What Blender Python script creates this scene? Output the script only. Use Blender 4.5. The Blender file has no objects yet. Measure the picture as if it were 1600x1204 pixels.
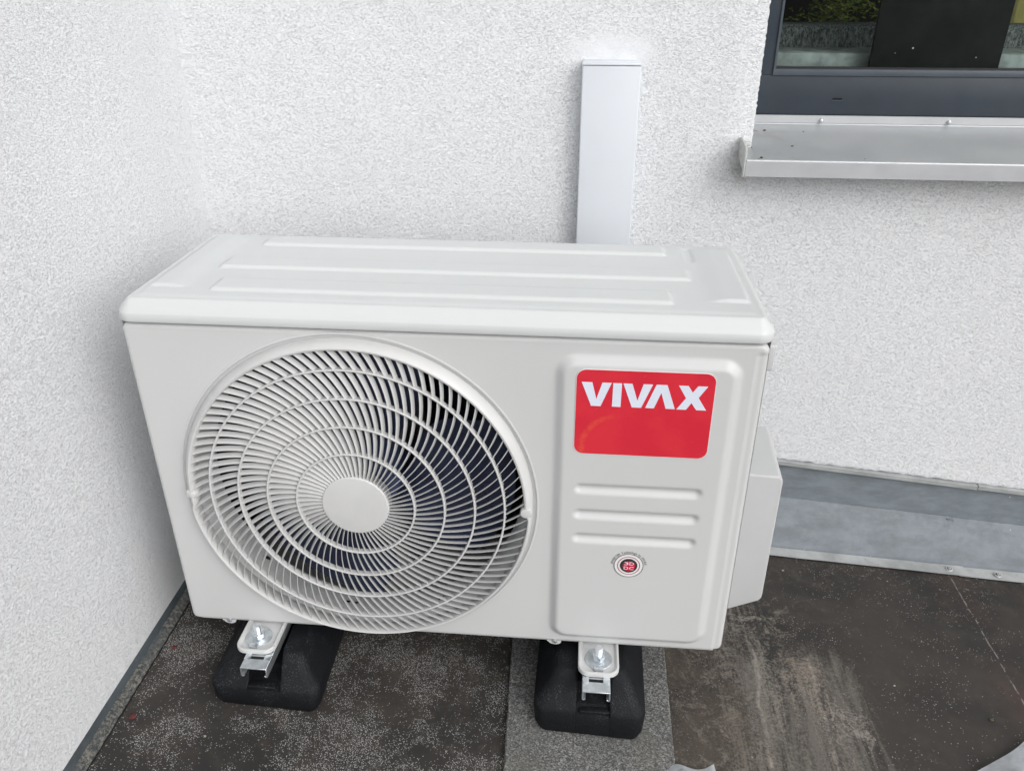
import bpy, bmesh, math, random
from mathutils import Vector, Matrix
R = math.radians
random.seed(7)
S = bpy.context.scene
C = S.collection
# ------------------------------------------------------------------ camera, light, exposure
cam = bpy.data.objects.new('camera', bpy.data.cameras.new('camera')); C.objects.link(cam)
CP, CYAW, CROLL = 1.08647629, 0.0881512850, -0.00128271571
RM = Matrix.Rotation(CYAW, 4, 'Z') @ Matrix.Rotation(CP, 4, 'X') @ Matrix.Rotation(CROLL, 4, 'Z')
cam.matrix_world = Matrix.Translation((0.574487700, -0.881871219, 0.896171477)) @ RM
cam.data.sensor_width = 36; cam.data.lens = 1250.676 / 1600 * 36
cam.data.clip_start = 0.02; cam.data.clip_end = 1000
S.camera = cam
S.view_settings.view_transform = 'Standard'; S.view_settings.look = 'None'
S.view_settings.exposure = -0.07; S.view_settings.gamma = 1
SUN_EL, SUN_AZ = R(34), R(136)        # azimuth clockwise from +Y
W = bpy.data.worlds.new('World'); S.world = W; W.use_nodes = True
wn = W.node_tree; bg = wn.nodes['Background']
sky = wn.nodes.new('ShaderNodeTexSky'); sky.sky_type = 'NISHITA'; sky.sun_disc = False
sky.sun_elevation = SUN_EL; sky.sun_rotation = SUN_AZ; sky.air_density = 1.0; sky.dust_density = 5.0; sky.ozone_density = 1.0
hs = wn.nodes.new('ShaderNodeHueSaturation'); hs.inputs['Saturation'].default_value = 0.10
wn.links.new(sky.outputs[0], hs.inputs['Color']); wn.links.new(hs.outputs[0], bg.inputs['Color'])
bg.inputs['Strength'].default_value = 0.135
sl = bpy.data.lights.new('sun', 'SUN'); sl.energy = 1.25; sl.angle = R(90); sl.color = (0.985, 0.992, 1)
so = bpy.data.objects.new('sun', sl); C.objects.link(so)
sd = Vector((math.sin(SUN_AZ) * math.cos(SUN_EL), math.cos(SUN_AZ) * math.cos(SUN_EL), math.sin(SUN_EL)))
so.rotation_euler = sd.to_track_quat('Z', 'Y').to_euler(); so.location = (0, 0, 5)

# ------------------------------------------------------------------ node helpers
class NT:
    def __init__(s, name):
        s.m = bpy.data.materials.new(name); s.m.use_nodes = True; s.t = s.m.node_tree
        s.b = s.t.nodes['Principled BSDF']; s.out = s.t.nodes['Material Output']
        s.tc = s.t.nodes.new('ShaderNodeTexCoord').outputs['Object']; s.geo = s.t.nodes.new('ShaderNodeNewGeometry').outputs['Position']
    def n(s, typ, **kw):
        nd = s.t.nodes.new(typ)
        for k, v in kw.items():
            setattr(nd, k, v)
        return nd
    def l(s, a, b):
        if isinstance(a, bpy.types.NodeSocket): s.t.links.new(a, b)
        else: b.default_value = a
    def vec(s, scale=(1, 1, 1), loc=(0, 0, 0), src=None):
        m = s.n('ShaderNodeMapping'); s.l(src or s.geo, m.inputs[0]); m.inputs['Scale'].default_value = scale; m.inputs['Location'].default_value = loc
        return m.outputs[0]
    def noise(s, scale, detail=3, rough=.55, v=None, dist=0):
        q = s.n('ShaderNodeTexNoise'); s.l(v or s.geo, q.inputs['Vector']); q.inputs['Scale'].default_value = scale
        q.inputs['Detail'].default_value = detail; q.inputs['Roughness'].default_value = rough; q.inputs['Distortion'].default_value = dist
        return q.outputs['Fac']
    def voro(s, scale, feature='F1', out='Distance', v=None, rnd=1):
        q = s.n('ShaderNodeTexVoronoi'); q.feature = feature; s.l(v or s.geo, q.inputs['Vector']); q.inputs['Scale'].default_value = scale
        q.inputs['Randomness'].default_value = rnd
        return q.outputs[out]
    def ramp(s, f, a, b, va=0.0, vb=1.0):
        q = s.n('ShaderNodeMapRange'); q.interpolation_type = 'SMOOTHSTEP'; s.l(f, q.inputs[0])
        for i, x in enumerate((a, b, va, vb)): q.inputs[1 + i].default_value = x
        return q.outputs[0]
    def mth(s, op, a, b=0.0, c=0.0):
        q = s.n('ShaderNodeMath', operation=op); s.l(a, q.inputs[0]); s.l(b, q.inputs[1]); s.l(c, q.inputs[2]); return q.outputs[0]
    def mix(s, f, a, b):
        q = s.n('ShaderNodeMix', data_type='RGBA'); s.l(f, q.inputs[0])
        s.l(a if isinstance(a, bpy.types.NodeSocket) else (*a, 1), q.inputs[6]); s.l(b if isinstance(b, bpy.types.NodeSocket) else (*b, 1), q.inputs[7])
        return q.outputs[2]
    def xyz(s):
        q = s.n('ShaderNodeSeparateXYZ'); s.l(s.geo, q.inputs[0]); return q.outputs
    def bump(s, h, strength=.5, dist=.001, nrm=None):
        q = s.n('ShaderNodeBump'); s.l(h, q.inputs['Height']); s.l(strength, q.inputs['Strength']); q.inputs['Distance'].default_value = dist
        if nrm: s.l(nrm, q.inputs['Normal'])
        return q.outputs[0]
    def done(s, col=None, rough=None, metal=None, nrm=None, spec=None):
        if col is not None: s.l(col if isinstance(col, bpy.types.NodeSocket) else (*col, 1), s.b.inputs['Base Color'])
        if rough is not None: s.l(rough, s.b.inputs['Roughness'])
        if metal is not None: s.l(metal, s.b.inputs['Metallic'])
        if spec is not None: s.l(spec, s.b.inputs['Specular IOR Level'])
        if nrm is not None: s.l(nrm, s.b.inputs['Normal'])
        return s.m

def simple(name, col, rough=.5, metal=0, var=.06, vscale=30, bump=0, bscale=600, spec=None):
    k = NT(name); f = k.noise(vscale, 4)
    lo = tuple(c * (1 - var) for c in col); hi = tuple(min(1, c * (1 + var)) for c in col)
    nr = k.bump(k.noise(bscale, 2), bump, .0005) if bump else None
    rf = k.ramp(k.noise(vscale * .7 + 3, 3), .3, .7, rough * .88, min(1, rough * 1.12))
    return k.done(k.mix(k.ramp(f, .3, .7), lo, hi), rf, metal, nr, spec)

# --- plaster
def plaster():
    k = NT('plaster'); x, y, z = k.xyz()
    big = k.noise(1.6, 3)
    # filler patch over the duct
    dx = k.mth('DIVIDE', k.mth('SUBTRACT', x, .612), .070); dz = k.mth('DIVIDE', k.mth('SUBTRACT', z, .770), .030)
    d = k.mth('ADD', k.mth('MULTIPLY', dx, dx), k.mth('MULTIPLY', dz, dz))
    d = k.mth('ADD', d, k.mth('MULTIPLY', k.noise(45, 5, .7), 1.5))
    patch = k.mth('MULTIPLY', k.ramp(d, 1.0, 2.1, 1, 0), k.ramp(y, .44, .49))
    dn = k.n('ShaderNodeTexNoise'); dn.inputs['Scale'].default_value = 130; dn.inputs['Detail'].default_value = 2; k.l(k.geo, dn.inputs['Vector'])
    wv = k.n('ShaderNodeVectorMath', operation='MULTIPLY_ADD'); k.l(dn.outputs['Color'], wv.inputs[0]); wv.inputs[1].default_value = (.006, .006, .006); k.l(k.geo, wv.inputs[2])
    sv = k.vec((1, 1, 1.6), (0, 0, 0), wv.outputs[0])
    g1 = k.voro(195, 'DISTANCE_TO_EDGE', 'Distance', sv); g2 = k.noise(285, 5, .76, sv); g0 = k.noise(90, 3, .6, sv)
    h = k.mth('ADD', k.mth('MULTIPLY', k.ramp(g1, 0, .16), .30), k.mth('MULTIPLY', k.ramp(g2, .34, .50), .70)); h = k.mth('ADD', h, k.mth('MULTIPLY', k.ramp(g0, .3, .7), .35))
    st = k.mth('SUBTRACT', .66, k.mth('MULTIPLY', patch, .34))
    n = k.bump(h, st, .0022)
    c = k.mix(k.ramp(big, .3, .7), (.785, .796, .812), (.81, .818, .83))
    c = k.mix(k.ramp(h, .35, .95, .42, 0), c, (.47, .48, .50))  # hollows of the grain painted darker, their shading put into the colour
    c = k.mix(k.mth('MULTIPLY', patch, .8), c, k.mix(k.ramp(k.noise(70, 4, .7), .35, .65), (.695, .708, .728), (.755, .768, .785)))
    # uneven darker patch on the plaster around the left sill corner
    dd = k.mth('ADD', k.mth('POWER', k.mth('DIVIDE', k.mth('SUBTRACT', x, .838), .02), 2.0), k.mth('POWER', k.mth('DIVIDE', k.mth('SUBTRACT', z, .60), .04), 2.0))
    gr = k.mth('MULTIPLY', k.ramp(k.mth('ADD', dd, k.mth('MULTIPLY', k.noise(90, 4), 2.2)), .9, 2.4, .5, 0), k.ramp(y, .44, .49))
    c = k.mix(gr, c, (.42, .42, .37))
    # a few dark specks
    sp = k.ramp(k.voro(5.5, v=k.vec((1, 1, 1), (.3, .1, .7))), .010, .014, .8, 0)
    c = k.mix(sp, c, (.2, .19, .17))
    return k.done(c, 1.0, 0, n, .0)
M = {}
M['plaster'] = plaster()
M['plaster_plain'] = simple('plaster_plain', (.55, .56, .56), .9, 0, .1, 60, .6, 300)
# --- roof membrane
def membrane():
    k = NT('bitumen'); x, y, z = k.xyz()
    b1 = k.noise(5, 5, .6); b2 = k.noise(22, 5, .65)
    c = k.mix(k.ramp(b1, .35, .65), (.027, .0255, .0245), (.045, .039, .035))
    c = k.mix(k.ramp(b2, .45, .75, 0, .5), c, (.068, .057, .047))
    left = k.ramp(x, .50, .80, 1, 0)
    # speckles of grit, dense to the left
    sp = k.voro(560, out='Distance'); sc = k.n('ShaderNodeTexVoronoi'); k.l(k.geo, sc.inputs[0]); sc.inputs['Scale'].default_value = 560
    hue = k.n('ShaderNodeSeparateColor'); k.l(sc.outputs['Color'], hue.inputs[0])
    dens = k.ramp(k.noise(9, 6, .80), .43, .60, .03, 1.1)
    dens = k.mth('MULTIPLY', dens, k.mth('ADD', k.mth('MULTIPLY', left, .93), .07))
    on = k.mth('MULTIPLY', k.mth('LESS_THAN', hue.outputs[0], dens), k.ramp(sp, .28, .5, 1, 0))
    c = k.mix(k.mth('MULTIPLY', on, k.ramp(hue.outputs[1], 0, 1, .25, .95)), c, (.46, .455, .45))
    # dried mortar: long streaks running towards the wall and smeared patches
    v = k.vec((34, 4.2, 4)); st = k.noise(1, 6, .72, v, .8); v2 = k.vec((9, 5, 5), (3, 1, 0)); pt = k.noise(1, 6, .7, v2, .6)
    fine = k.noise(240, 3, .7)
    def band(cx, w, y0=None, y1=None, soft=.05):
        q = k.mth('ABSOLUTE', k.mth('SUBTRACT', k.mth('ADD', x, k.mth('MULTIPLY', k.mth('SUBTRACT', k.noise(7, 3), .5), .03)), cx))
        f = k.ramp(q, w * .35, w, 1, 0)
        if y0 is not None: f = k.mth('MULTIPLY', f, k.mth('MULTIPLY', k.ramp(y, y0 - soft, y0 + soft), k.ramp(y, y1 - soft, y1 + soft, 1, 0)))
        return f
    def add(c, mask, col, thr0, thr1, src, amt):
        sv = k.mth('ADD', k.mth('ADD', src, k.mth('MULTIPLY', k.mth('SUBTRACT', fine, .5), .42)), k.mth('MULTIPLY', mask, .22))
        f = k.mth('MULTIPLY', k.ramp(sv, thr0, thr1, 0, amt), k.ramp(mask, .0, .35))
        return k.mix(f, c, col)
    st2 = k.noise(1, 7, .8, k.vec((70, 5, 4), (5, 2, 0)), .5); sm = k.noise(24, 6, .78, dist=1.6)
    c = add(c, band(.955, .15, -.7, .16), (.17, .155, .135), .56, .86, st, .7)
    c = add(c, band(.965, .10, -.7, .14), (.25, .22, .185), .66, .92, st2, .7)
    c = add(c, band(.955, .075, .02, .17, .05), (.27, .225, .185), .60, .84, pt, .7)
    c = add(c, band(.93, .08, .16, .29, .04), (.25, .22, .18), .68, .92, sm, .75)
    c = add(c, band(.865, .09, -.7, .30), (.24, .22, .19), .66, .90, st2, .7)
    c = add(c, band(.87, .10, -.7, .25), (.22, .20, .175), .66, .88, sm, .65)
    c = add(c, band(.79, .13, -.7, .2), (.105, .085, .068), .52, .84, pt, .6)
    c = add(c, band(.79, .11, -.7, .2), (.22, .19, .155), .70, .92, sm, .5)
    c = add(c, band(1.02, .06, -.03, .07, .04), (.32, .285, .25), .70, .90, sm, .75)
    c = add(c, band(.70, .7, -.7, .45), (.16, .15, .135), .70, .98, sm, .35)
    for cx, amp, a in ((.888, .006, .6), (.985, .004, .45)):
        q = k.mth('ABSOLUTE', k.mth('SUBTRACT', k.mth('ADD', x, k.mth('MULTIPLY', k.mth('SUBTRACT', k.noise(5, 5, .6), .5), amp * 9)), cx))
        f = k.mth('MULTIPLY', k.ramp(q, .0006, .0055, a, 0), k.ramp(k.noise(55, 6, .75), .40, .66))
        f = k.mth('MULTIPLY', f, k.ramp(y, .12, .2, 1, 0))
        c = k.mix(f, c, (.40, .36, .31))
    # reddish sheet beyond the welded seam
    red = k.mth('MULTIPLY', k.ramp(x, 1.25, 1.36), k.ramp(k.noise(6, 4), .4, .62))
    c = k.mix(k.mth('MULTIPLY', red, .5), c, (.085, .05, .042))
    xs = k.mth('ADD', x, k.mth('MULTIPLY', k.mth('SUBTRACT', k.noise(45, 3), .5), .006))
    seam = k.mth('MULTIPLY', k.ramp(k.mth('ABSOLUTE', k.mth('SUBTRACT', xs, 1.3225)), .0005, .0018, .5, 0), k.ramp(k.noise(70, 4), .40, .56))
    c = k.mix(seam, c, (.36, .32, .28))
    # pale grit by the flashing and stray white specks everywhere
    gr = k.mth('MULTIPLY', k.ramp(k.noise(150, 3, .7), .58, .72, 0, .55), k.ramp(k.mth('ADD', y, k.mth('MULTIPLY', k.noise(9, 3), .12)), .37, .47))
    c = k.mix(gr, c, (.30, .28, .25))
    sp2 = k.ramp(k.voro(21, v=k.vec((1, 1, 1), (.4, .2, .3))), .035, .06, .6, 0)
    c = k.mix(k.mth('MULTIPLY', sp2, k.mth('GREATER_THAN', k.noise(33, 2), .52)), c, (.45, .42, .38))
    h = k.mth('ADD', k.mth('MULTIPLY', k.noise(260, 3), .6), k.noise(18, 3))
    return k.done(c, k.ramp(k.noise(9, 4), .3, .7, .62, .85), 0, k.bump(h, .35, .0012), .3)
M['membrane'] = membrane()
def mat_rubber_pad():
    k = NT('granulate'); q = k.n('ShaderNodeTexVoronoi'); k.l(k.geo, q.inputs[0]); q.inputs['Scale'].default_value = 520
    h = k.n('ShaderNodeSeparateColor'); k.l(q.outputs['Color'], h.inputs[0])
    v = k.mth('POWER', h.outputs[0], 1.6)
    v = k.mth('MULTIPLY', v, k.ramp(k.noise(11, 4, .6), .3, .7, .7, 1.15))
    v = k.mth('MULTIPLY', v, k.ramp(k.noise(180, 3, .7), .3, .7, .55, 1.2))
    c = k.mix(v, (.075, .075, .072), (.34, .34, .33))
    c = k.mix(k.ramp(k.noise(9, 4), .52, .7, 0, .4), c, (.15, .145, .12))
    return k.done(c, .92, 0, k.bump(k.mth('ADD', k.noise(300, 2), h.outputs[1]), .5, .0012), .2)
M['pad'] = mat_rubber_pad()
def mat_rubber():
    k = NT('black_rubber'); n1 = k.noise(420, 3, .6)
    up = k.n('ShaderNodeSeparateXYZ'); g = k.n('ShaderNodeNewGeometry'); k.l(g.outputs['Normal'], up.inputs[0])
    f = k.mth('MULTIPLY', k.ramp(k.noise(520, 2, .7), .56, .68), k.ramp(k.noise(26, 3), .48, .66))
    c = k.mix(k.mth('MULTIPLY', f, .55), (.0035, .0042, .006), (.12, .13, .15))
    c = k.mix(k.ramp(k.noise(14, 4), .5, .75, 0, .3), c, (.013, .013, .013))
    return k.done(c, .62, 0, k.bump(n1, .75, .0016), .28)
M['rubber'] = mat_rubber()
def zinc(name, col, d=.16, metal=.3, rough=.5):
    k = NT(name); a = k.noise(16, 5, .65, k.vec((1, 1, 3))); b = k.noise(95, 5, .75); s = k.noise(1, 4, .6, k.vec((160, 160, 14)))
    lo = tuple(c * (1 - d) for c in col); hi = tuple(c * (1 + d) for c in col)
    c = k.mix(k.ramp(a, .3, .7), lo, hi); c = k.mix(k.ramp(b, .55, .78, 0, .30), c, tuple(min(1, v * 1.45) for v in col))
    c = k.mix(k.ramp(k.noise(45, 5, .7, dist=1.2), .60, .72, 0, .35), c, (.17, .16, .14))
    c = k.mix(k.ramp(k.noise(1, 5, .8, k.vec((14, 240, 240)), .4), .60, .68, 0, .30), c, tuple(min(1, v * 1.7) for v in col)); sp = k.ramp(k.voro(38), .045, .07, .55, 0); c = k.mix(k.mth('MULTIPLY', sp, k.mth('GREATER_THAN', k.noise(24, 2), .58)), c, (.62, .62, .6))
    return k.done(c, k.ramp(b, .3, .7, rough * .85, rough * 1.2), metal, k.bump(a, .25, .002))
M['zinc_dark'] = zinc('zinc_dark', (.19, .217, .238), .16, .1, .6); M['zinc'] = zinc('zinc', (.160, .180, .198), .16, .1, .6); M['zinc_light'] = zinc('zinc_light', (.33, .34, .34), .2, .05, .7)
M['strip'] = zinc('dark_strip', (.045, .055, .062), .3, 0, .6)
def paint(name, col, rough):
    k = NT(name); f = k.noise(3, 3); n = k.bump(k.noise(900, 2), .05, .0004)
    c = k.mix(k.ramp(f, .3, .7), tuple(v * .985 for v in col), tuple(v * 1.01 for v in col))
    c = k.mix(k.ramp(k.noise(9, 6, .75), .55, .80, 0, .10), c, tuple(v * .9 for v in col))
    sp = k.ramp(k.voro(16, v=k.vec((1, 1, 1), (.31, .77, .2))), .008, .011, .6, 0)
    c = k.mix(k.mth('MULTIPLY', sp, k.mth('GREATER_THAN', k.noise(11, 2), .56)), c, (.30, .29, .27))
    return k.done(c, k.ramp(k.noise(20, 4), .3, .7, rough * .9, rough * 1.12), 0, n, .5)
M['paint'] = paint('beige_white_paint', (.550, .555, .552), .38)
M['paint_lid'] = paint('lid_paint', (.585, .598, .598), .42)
M['plastic'] = simple('white_plastic', (.485, .492, .492), .42, 0, .02, 12, .04, 500)
M['grille'] = simple('grille_plastic', (.565, .565, .56), .36, 0, .03, 20)
M['duct'] = simple('duct_plastic', (.635, .665, .705), .38, 0, .015, 6)
M['navy'] = simple('navy_fan_plastic', (.055, .070, .135), .3, 0, .25, 12)
M['dark'] = simple('dark_metal', (.012, .013, .016), .6, 0, .3, 30)
M['coil'] = simple('coil_fins', (.03, .035, .045), .4, .5, .3, 90)
M['motor'] = simple('motor_metal', (.16, .17, .19), .35, .7, .15, 40)
M['galv'] = simple('galvanised_steel', (.62, .66, .69), .34, .85, .14, 90, .12, 300)
M['bolt'] = simple('bright_zinc_bolt', (.78, .82, .86), .22, .95, .08, 150, .1, 900)
M['anthracite'] = simple('anthracite_frame', (.034, .044, .057), .42, 0, .06, 25, .12, 700)
M['bead'] = simple('glazing_bead', (.075, .090, .108), .40, 0, .05, 25)
M['black'] = simple('black_gap', (.004, .004, .005), .8)
M['gasket'] = simple('gasket', (.01, .01, .012), .5)
def sillmat():
    k = NT('sill_aluminium'); f = k.noise(12, 4)
    c = k.mix(k.ramp(f, .3, .7), (.41, .425, .437), (.44, .452, .462))
    c = k.mix(k.mth('MULTIPLY', k.ramp(k.noise(60, 5, .75), .58, .7), k.ramp(k.noise(9, 3), .5, .62, 0, .35)), c, (.55, .56, .55))
    x, y, z = k.xyz(); near = k.ramp(x, .86, 1.02, 1, 0)
    c = k.mix(k.mth('MULTIPLY', near, k.ramp(k.noise(35, 4), .5, .7, 0, .35)), c, (.30, .30, .27))
    c = k.mix(k.ramp(k.voro(34), .04, .06, .7, 0), c, (.55, .56, .55))
    return k.done(c, k.ramp(f, .3, .7, .34, .5), .25, None, .5)
M['sill'] = sillmat()
M['sill_edge'] = simple('sill_edge_aluminium', (.52, .53, .545), .42, .4, .02, 40)
M['cap'] = simple('sill_end_plastic', (.48, .49, .47), .55, 0, .12, 90, .1)
def sticker():
    k = NT('red_sticker'); x, y, z = k.xyz(); c = k.mix(k.ramp(k.noise(24, 3), .35, .65), (.60, .022, .042), (.64, .028, .046))
    ar = k.mth('ABSOLUTE', k.mth('SUBTRACT', k.mth('SQRT', k.mth('ADD', k.mth('POWER', k.mth('SUBTRACT', x, .632), 2.0), k.mth('POWER', k.mth('SUBTRACT', z, .352), 2.0))), .046))
    sm = k.mth('MULTIPLY', k.ramp(ar, .001, .006, 1, 0), k.mth('MULTIPLY', k.ramp(x, .600, .64, .45, 0), k.ramp(k.noise(120, 5, .7), .35, .6)))
    c = k.mix(sm, c, (.70, .10, .045))  # orange arc: a reflection painted into the sticker colour
    c = k.mix(k.mth('MULTIPLY', k.ramp(k.noise(60, 5, .8, dist=1), .60, .72), .25), c, (.72, .16, .16))
    return k.done(c, .25, 0, None, .5)
M['red'] = sticker()
M['letter'] = simple('white_lettering', (.68, .72, .82), .3, 0, .02)
M['stickwhite'] = simple('sticker_white', (.74, .72, .72), .3, 0, .02)
M['ring_grey'] = simple('emblem_grey', (.13, .14, .15), .4)
M['crimson'] = simple('emblem_crimson', (.30, .02, .06), .35)
M['ink'] = simple('ink', (.03, .03, .03), .5)
M['emb_red'] = simple('emblem_red', (.55, .015, .05), .3)
M['leaf_red'] = simple('dried_red', (.10, .018, .018), .7, 0, .4, 300)
M['pebble'] = simple('pebble', (.35, .34, .32), .8, 0, .3, 300)
def glass():
    k = NT('window_glass'); t = k.t; fr = k.n('ShaderNodeFresnel'); fr.inputs[0].default_value = 1.5
    tr = k.n('ShaderNodeBsdfTransparent'); tr.inputs[0].default_value = (.86, .90, .88, 1); gl = k.n('ShaderNodeBsdfGlossy'); gl.inputs['Roughness'].default_value = .01
    df = k.n('ShaderNodeBsdfDiffuse'); df.inputs[0].default_value = (.6, .6, .58, 1)
    m1 = k.n('ShaderNodeMixShader'); k.l(k.mth('MULTIPLY', fr.outputs[0], .55), m1.inputs[0]); t.links.new(tr.outputs[0], m1.inputs[1]); t.links.new(gl.outputs[0], m1.inputs[2])
    m2 = k.n('ShaderNodeMixShader'); dirt = k.mth('MAXIMUM', k.ramp(k.voro(26), .03, .045, .6, 0), k.ramp(k.noise(7, 5, .7), .45, .8, .0, .008))
    k.l(dirt, m2.inputs[0]); t.links.new(m1.outputs[0], m2.inputs[1]); t.links.new(df.outputs[0], m2.inputs[2]); t.links.new(m2.outputs[0], k.out.inputs[0])
    return k.m
M['glass'] = glass()
def film():
    k = NT('plastic_film'); k.done((.78, .81, .85), .22, 0, k.bump(k.noise(60, 4, .6, dist=1), .5, .004), .6)
    tr = k.n('ShaderNodeBsdfTransparent'); ms = k.n('ShaderNodeMixShader'); k.l(k.ramp(k.noise(20, 3), .3, .7, .55, .85), ms.inputs[0])
    k.t.links.new(tr.outputs[0], ms.inputs[1]); k.t.links.new(k.b.outputs[0], ms.inputs[2]); k.t.links.new(ms.outputs[0], k.out.inputs[0]); return k.m
M['film'] = film()
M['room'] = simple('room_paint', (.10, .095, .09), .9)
M['reflection_board'] = simple('reflection_board_grey', (.50, .52, .54), .5, 0, .4, 25)
M['tweed'] = None
def tweed():
    k = NT('grey_woven'); f = k.noise(1, 4, .8, k.vec((300, 300, 110))); c = k.mix(k.ramp(f, .35, .7), (.05, .053, .057), (.42, .43, .44)); return k.done(c, .9, 0, k.bump(f, .6, .002), .2)
M['tweed'] = tweed()
M['black_cloth'] = simple('black_cloth', (.006, .006, .007), .8, 0, .3, 20)
M['yellow_cloth'] = simple('yellow_cloth', (.50, .42, .16), .85, 0, .1, 20)
M['leaf'] = simple('leaf_green', (.17, .20, .03), .6, 0, .4, 50)
M['stem'] = simple('stem_brown', (.08, .06, .03), .7)
M['terracotta'] = simple('plant_pot', (.15, .08, .05), .7)
M['washer'] = simple('washer_steel', (.52, .53, .53), .45, .2, .15, 300)
M['caulk'] = None
def caulk():
    k = NT('weathered_sealant'); a = k.noise(190, 5, .8, dist=.3); b = k.noise(20, 4, .6)
    c = k.mix(k.ramp(a, .42, .6), (.055, .062, .065), (.22, .205, .18)); c = k.mix(k.ramp(b, .5, .68, 0, .8), c, (.09, .10, .105))
    return k.done(c, .85, 0, k.bump(a, .8, .003), .2)
M['caulk'] = caulk()
M['ground'] = simple('ground_green', (.055, .06, .05), .95, 0, .3, .4)

# ------------------------------------------------------------------ object helpers
def tag(o, label=None, cat=None, group=None, kind=None):
    if label: o['label'] = label
    if cat: o['category'] = cat
    if group: o['group'] = group
    if kind: o['kind'] = kind
    return o
def thing(name, label, cat, loc=(0, 0, 0), group=None):
    o = bpy.data.objects.new(name, None); C.objects.link(o); o.location = loc; o.empty_display_size = .05
    return tag(o, label, cat, group)
def wloc(o):
    v = Vector((0, 0, 0))
    while o: v += o.location; o = o.parent
    return v
def obj(name, bm, mat, parent=None, smooth=35, bevel=0, segs=2, label=None):
    """bm in world coordinates; linked as ONE mesh object"""
    me = bpy.data.meshes.new(name); bmesh.ops.recalc_face_normals(bm, faces=bm.faces)
    bm.to_mesh(me); bm.free()
    if parent: me.transform(Matrix.Translation(-wloc(parent)))
    ms = mat if isinstance(mat, (list, tuple)) else [mat]
    for m in ms: me.materials.append(M[m])
    o = bpy.data.objects.new(name, me); C.objects.link(o); o.parent = parent
    if bevel:
        b = o.modifiers.new('bevel', 'BEVEL'); b.width = bevel; b.segments = segs; b.limit_method = 'ANGLE'; b.angle_limit = R(30)
        bake(o)
    if smooth: shade(o, smooth)
    if label: o['label'] = label
    return o
def bake(o):
    bpy.context.view_layer.update()
    dg = bpy.context.evaluated_depsgraph_get(); me = bpy.data.meshes.new_from_object(o.evaluated_get(dg))
    o.modifiers.clear(); o.data = me
def shade(o, ang=35):
    me = o.data
    for p in me.polygons: p.use_smooth = True
    me.set_sharp_from_angle(angle=R(ang))
def box(bm, x0, x1, y0, y1, z0, z1, mi=0):
    v = [bm.verts.new(p) for p in ((x0, y0, z0), (x1, y0, z0), (x1, y1, z0), (x0, y1, z0), (x0, y0, z1), (x1, y0, z1), (x1, y1, z1), (x0, y1, z1))]
    fs = [bm.faces.new([v[i] for i in q]) for q in ((0, 3, 2, 1), (4, 5, 6, 7), (0, 1, 5, 4), (1, 2, 6, 5), (2, 3, 7, 6), (3, 0, 4, 7))]
    for f in fs: f.material_index = mi
    return v
def bx(*a):
    bm = bmesh.new(); box(bm, *a); return bm
def prism(bm, pts, y0, y1, mi=0):
    """polygon in x,z extruded along y"""
    a = [bm.verts.new((x, y0, z)) for x, z in pts]; b = [bm.verts.new((x, y1, z)) for x, z in pts]; n = len(pts)
    fs = [bm.faces.new(a), bm.faces.new(b[::-1])] + [bm.faces.new((a[i], b[i], b[(i + 1) % n], a[(i + 1) % n])) for i in range(n)]
    for f in fs: f.material_index = mi
def rrect(x0, x1, z0, z1, r, n=6):
    out = []
    for cx, cz, a0 in ((x1 - r, z1 - r, 0), (x0 + r, z1 - r, 90), (x0 + r, z0 + r, 180), (x1 - r, z0 + r, 270)):
        for i in range(n + 1):
            a = R(a0 + 90 * i / n); out.append((cx + r * math.cos(a), cz + r * math.sin(a)))
    return out
def lathe(bm, prof, cx, cz, n=160, closed=True, mi=0):
    """profile (r, y) revolved about the y axis through cx, cz"""
    rings = [[bm.verts.new((cx + r * math.cos(2 * math.pi * i / n), y, cz + r * math.sin(2 * math.pi * i / n))) for i in range(n)] for r, y in prof]
    m = len(rings)
    for k in range(m if closed else m - 1):
        a, b = rings[k], rings[(k + 1) % m]
        for i in range(n):
            j = (i + 1) % n; bm.faces.new((a[i], a[j], b[j], b[i])).material_index = mi
    return rings
def cyl(bm, p0, p1, r0, r1=None, n=20, mi=0):
    r1 = r0 if r1 is None else r1
    p0, p1 = Vector(p0), Vector(p1); d = (p1 - p0).normalized(); u = d.orthogonal().normalized(); w = d.cross(u)
    a = [bm.verts.new(p0 + (u * math.cos(2 * math.pi * i / n) + w * math.sin(2 * math.pi * i / n)) * r0) for i in range(n)]
    b = [bm.verts.new(p1 + (u * math.cos(2 * math.pi * i / n) + w * math.sin(2 * math.pi * i / n)) * r1) for i in range(n)]
    fs = [bm.faces.new(a[::-1]), bm.faces.new(b)] + [bm.faces.new((a[i], a[(i + 1) % n], b[(i + 1) % n], b[i])) for i in range(n)]
    for f in fs: f.material_index = mi
def smooth01(t): t = max(0, min(1, t)); return t * t * (3 - 2 * t)
def sdr(x, z, x0, x1, z0, z1, r):
    """signed distance to a rounded rectangle, negative inside"""
    cx, cz = (x0 + x1) / 2, (z0 + z1) / 2; qx, qz = abs(x - cx) - (x1 - x0) / 2 + r, abs(z - cz) - (z1 - z0) / 2 + r
    return min(max(qx, qz), 0) + math.hypot(max(qx, 0), max(qz, 0)) - r
def roofz(x): return -.0878 - .06 * x

# ------------------------------------------------------------------ setting: ground far below, flat roof
bm = bmesh.new(); vs = [bm.verts.new(p) for p in ((-300, -300, -3.4), (300, -300, -3.4), (300, 300, -3.4), (-300, 300, -3.4))]; bm.faces.new(vs)
tag(obj('ground', bm, 'ground', smooth=0), kind='structure')
bm = bmesh.new(); prism(bm, [(-.4, roofz(-.4)), (5, roofz(5)), (5, -.7), (-.4, -.7)], -3.2, .56)
tag(obj('roof', bm, 'membrane', smooth=0), kind='structure')

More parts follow.
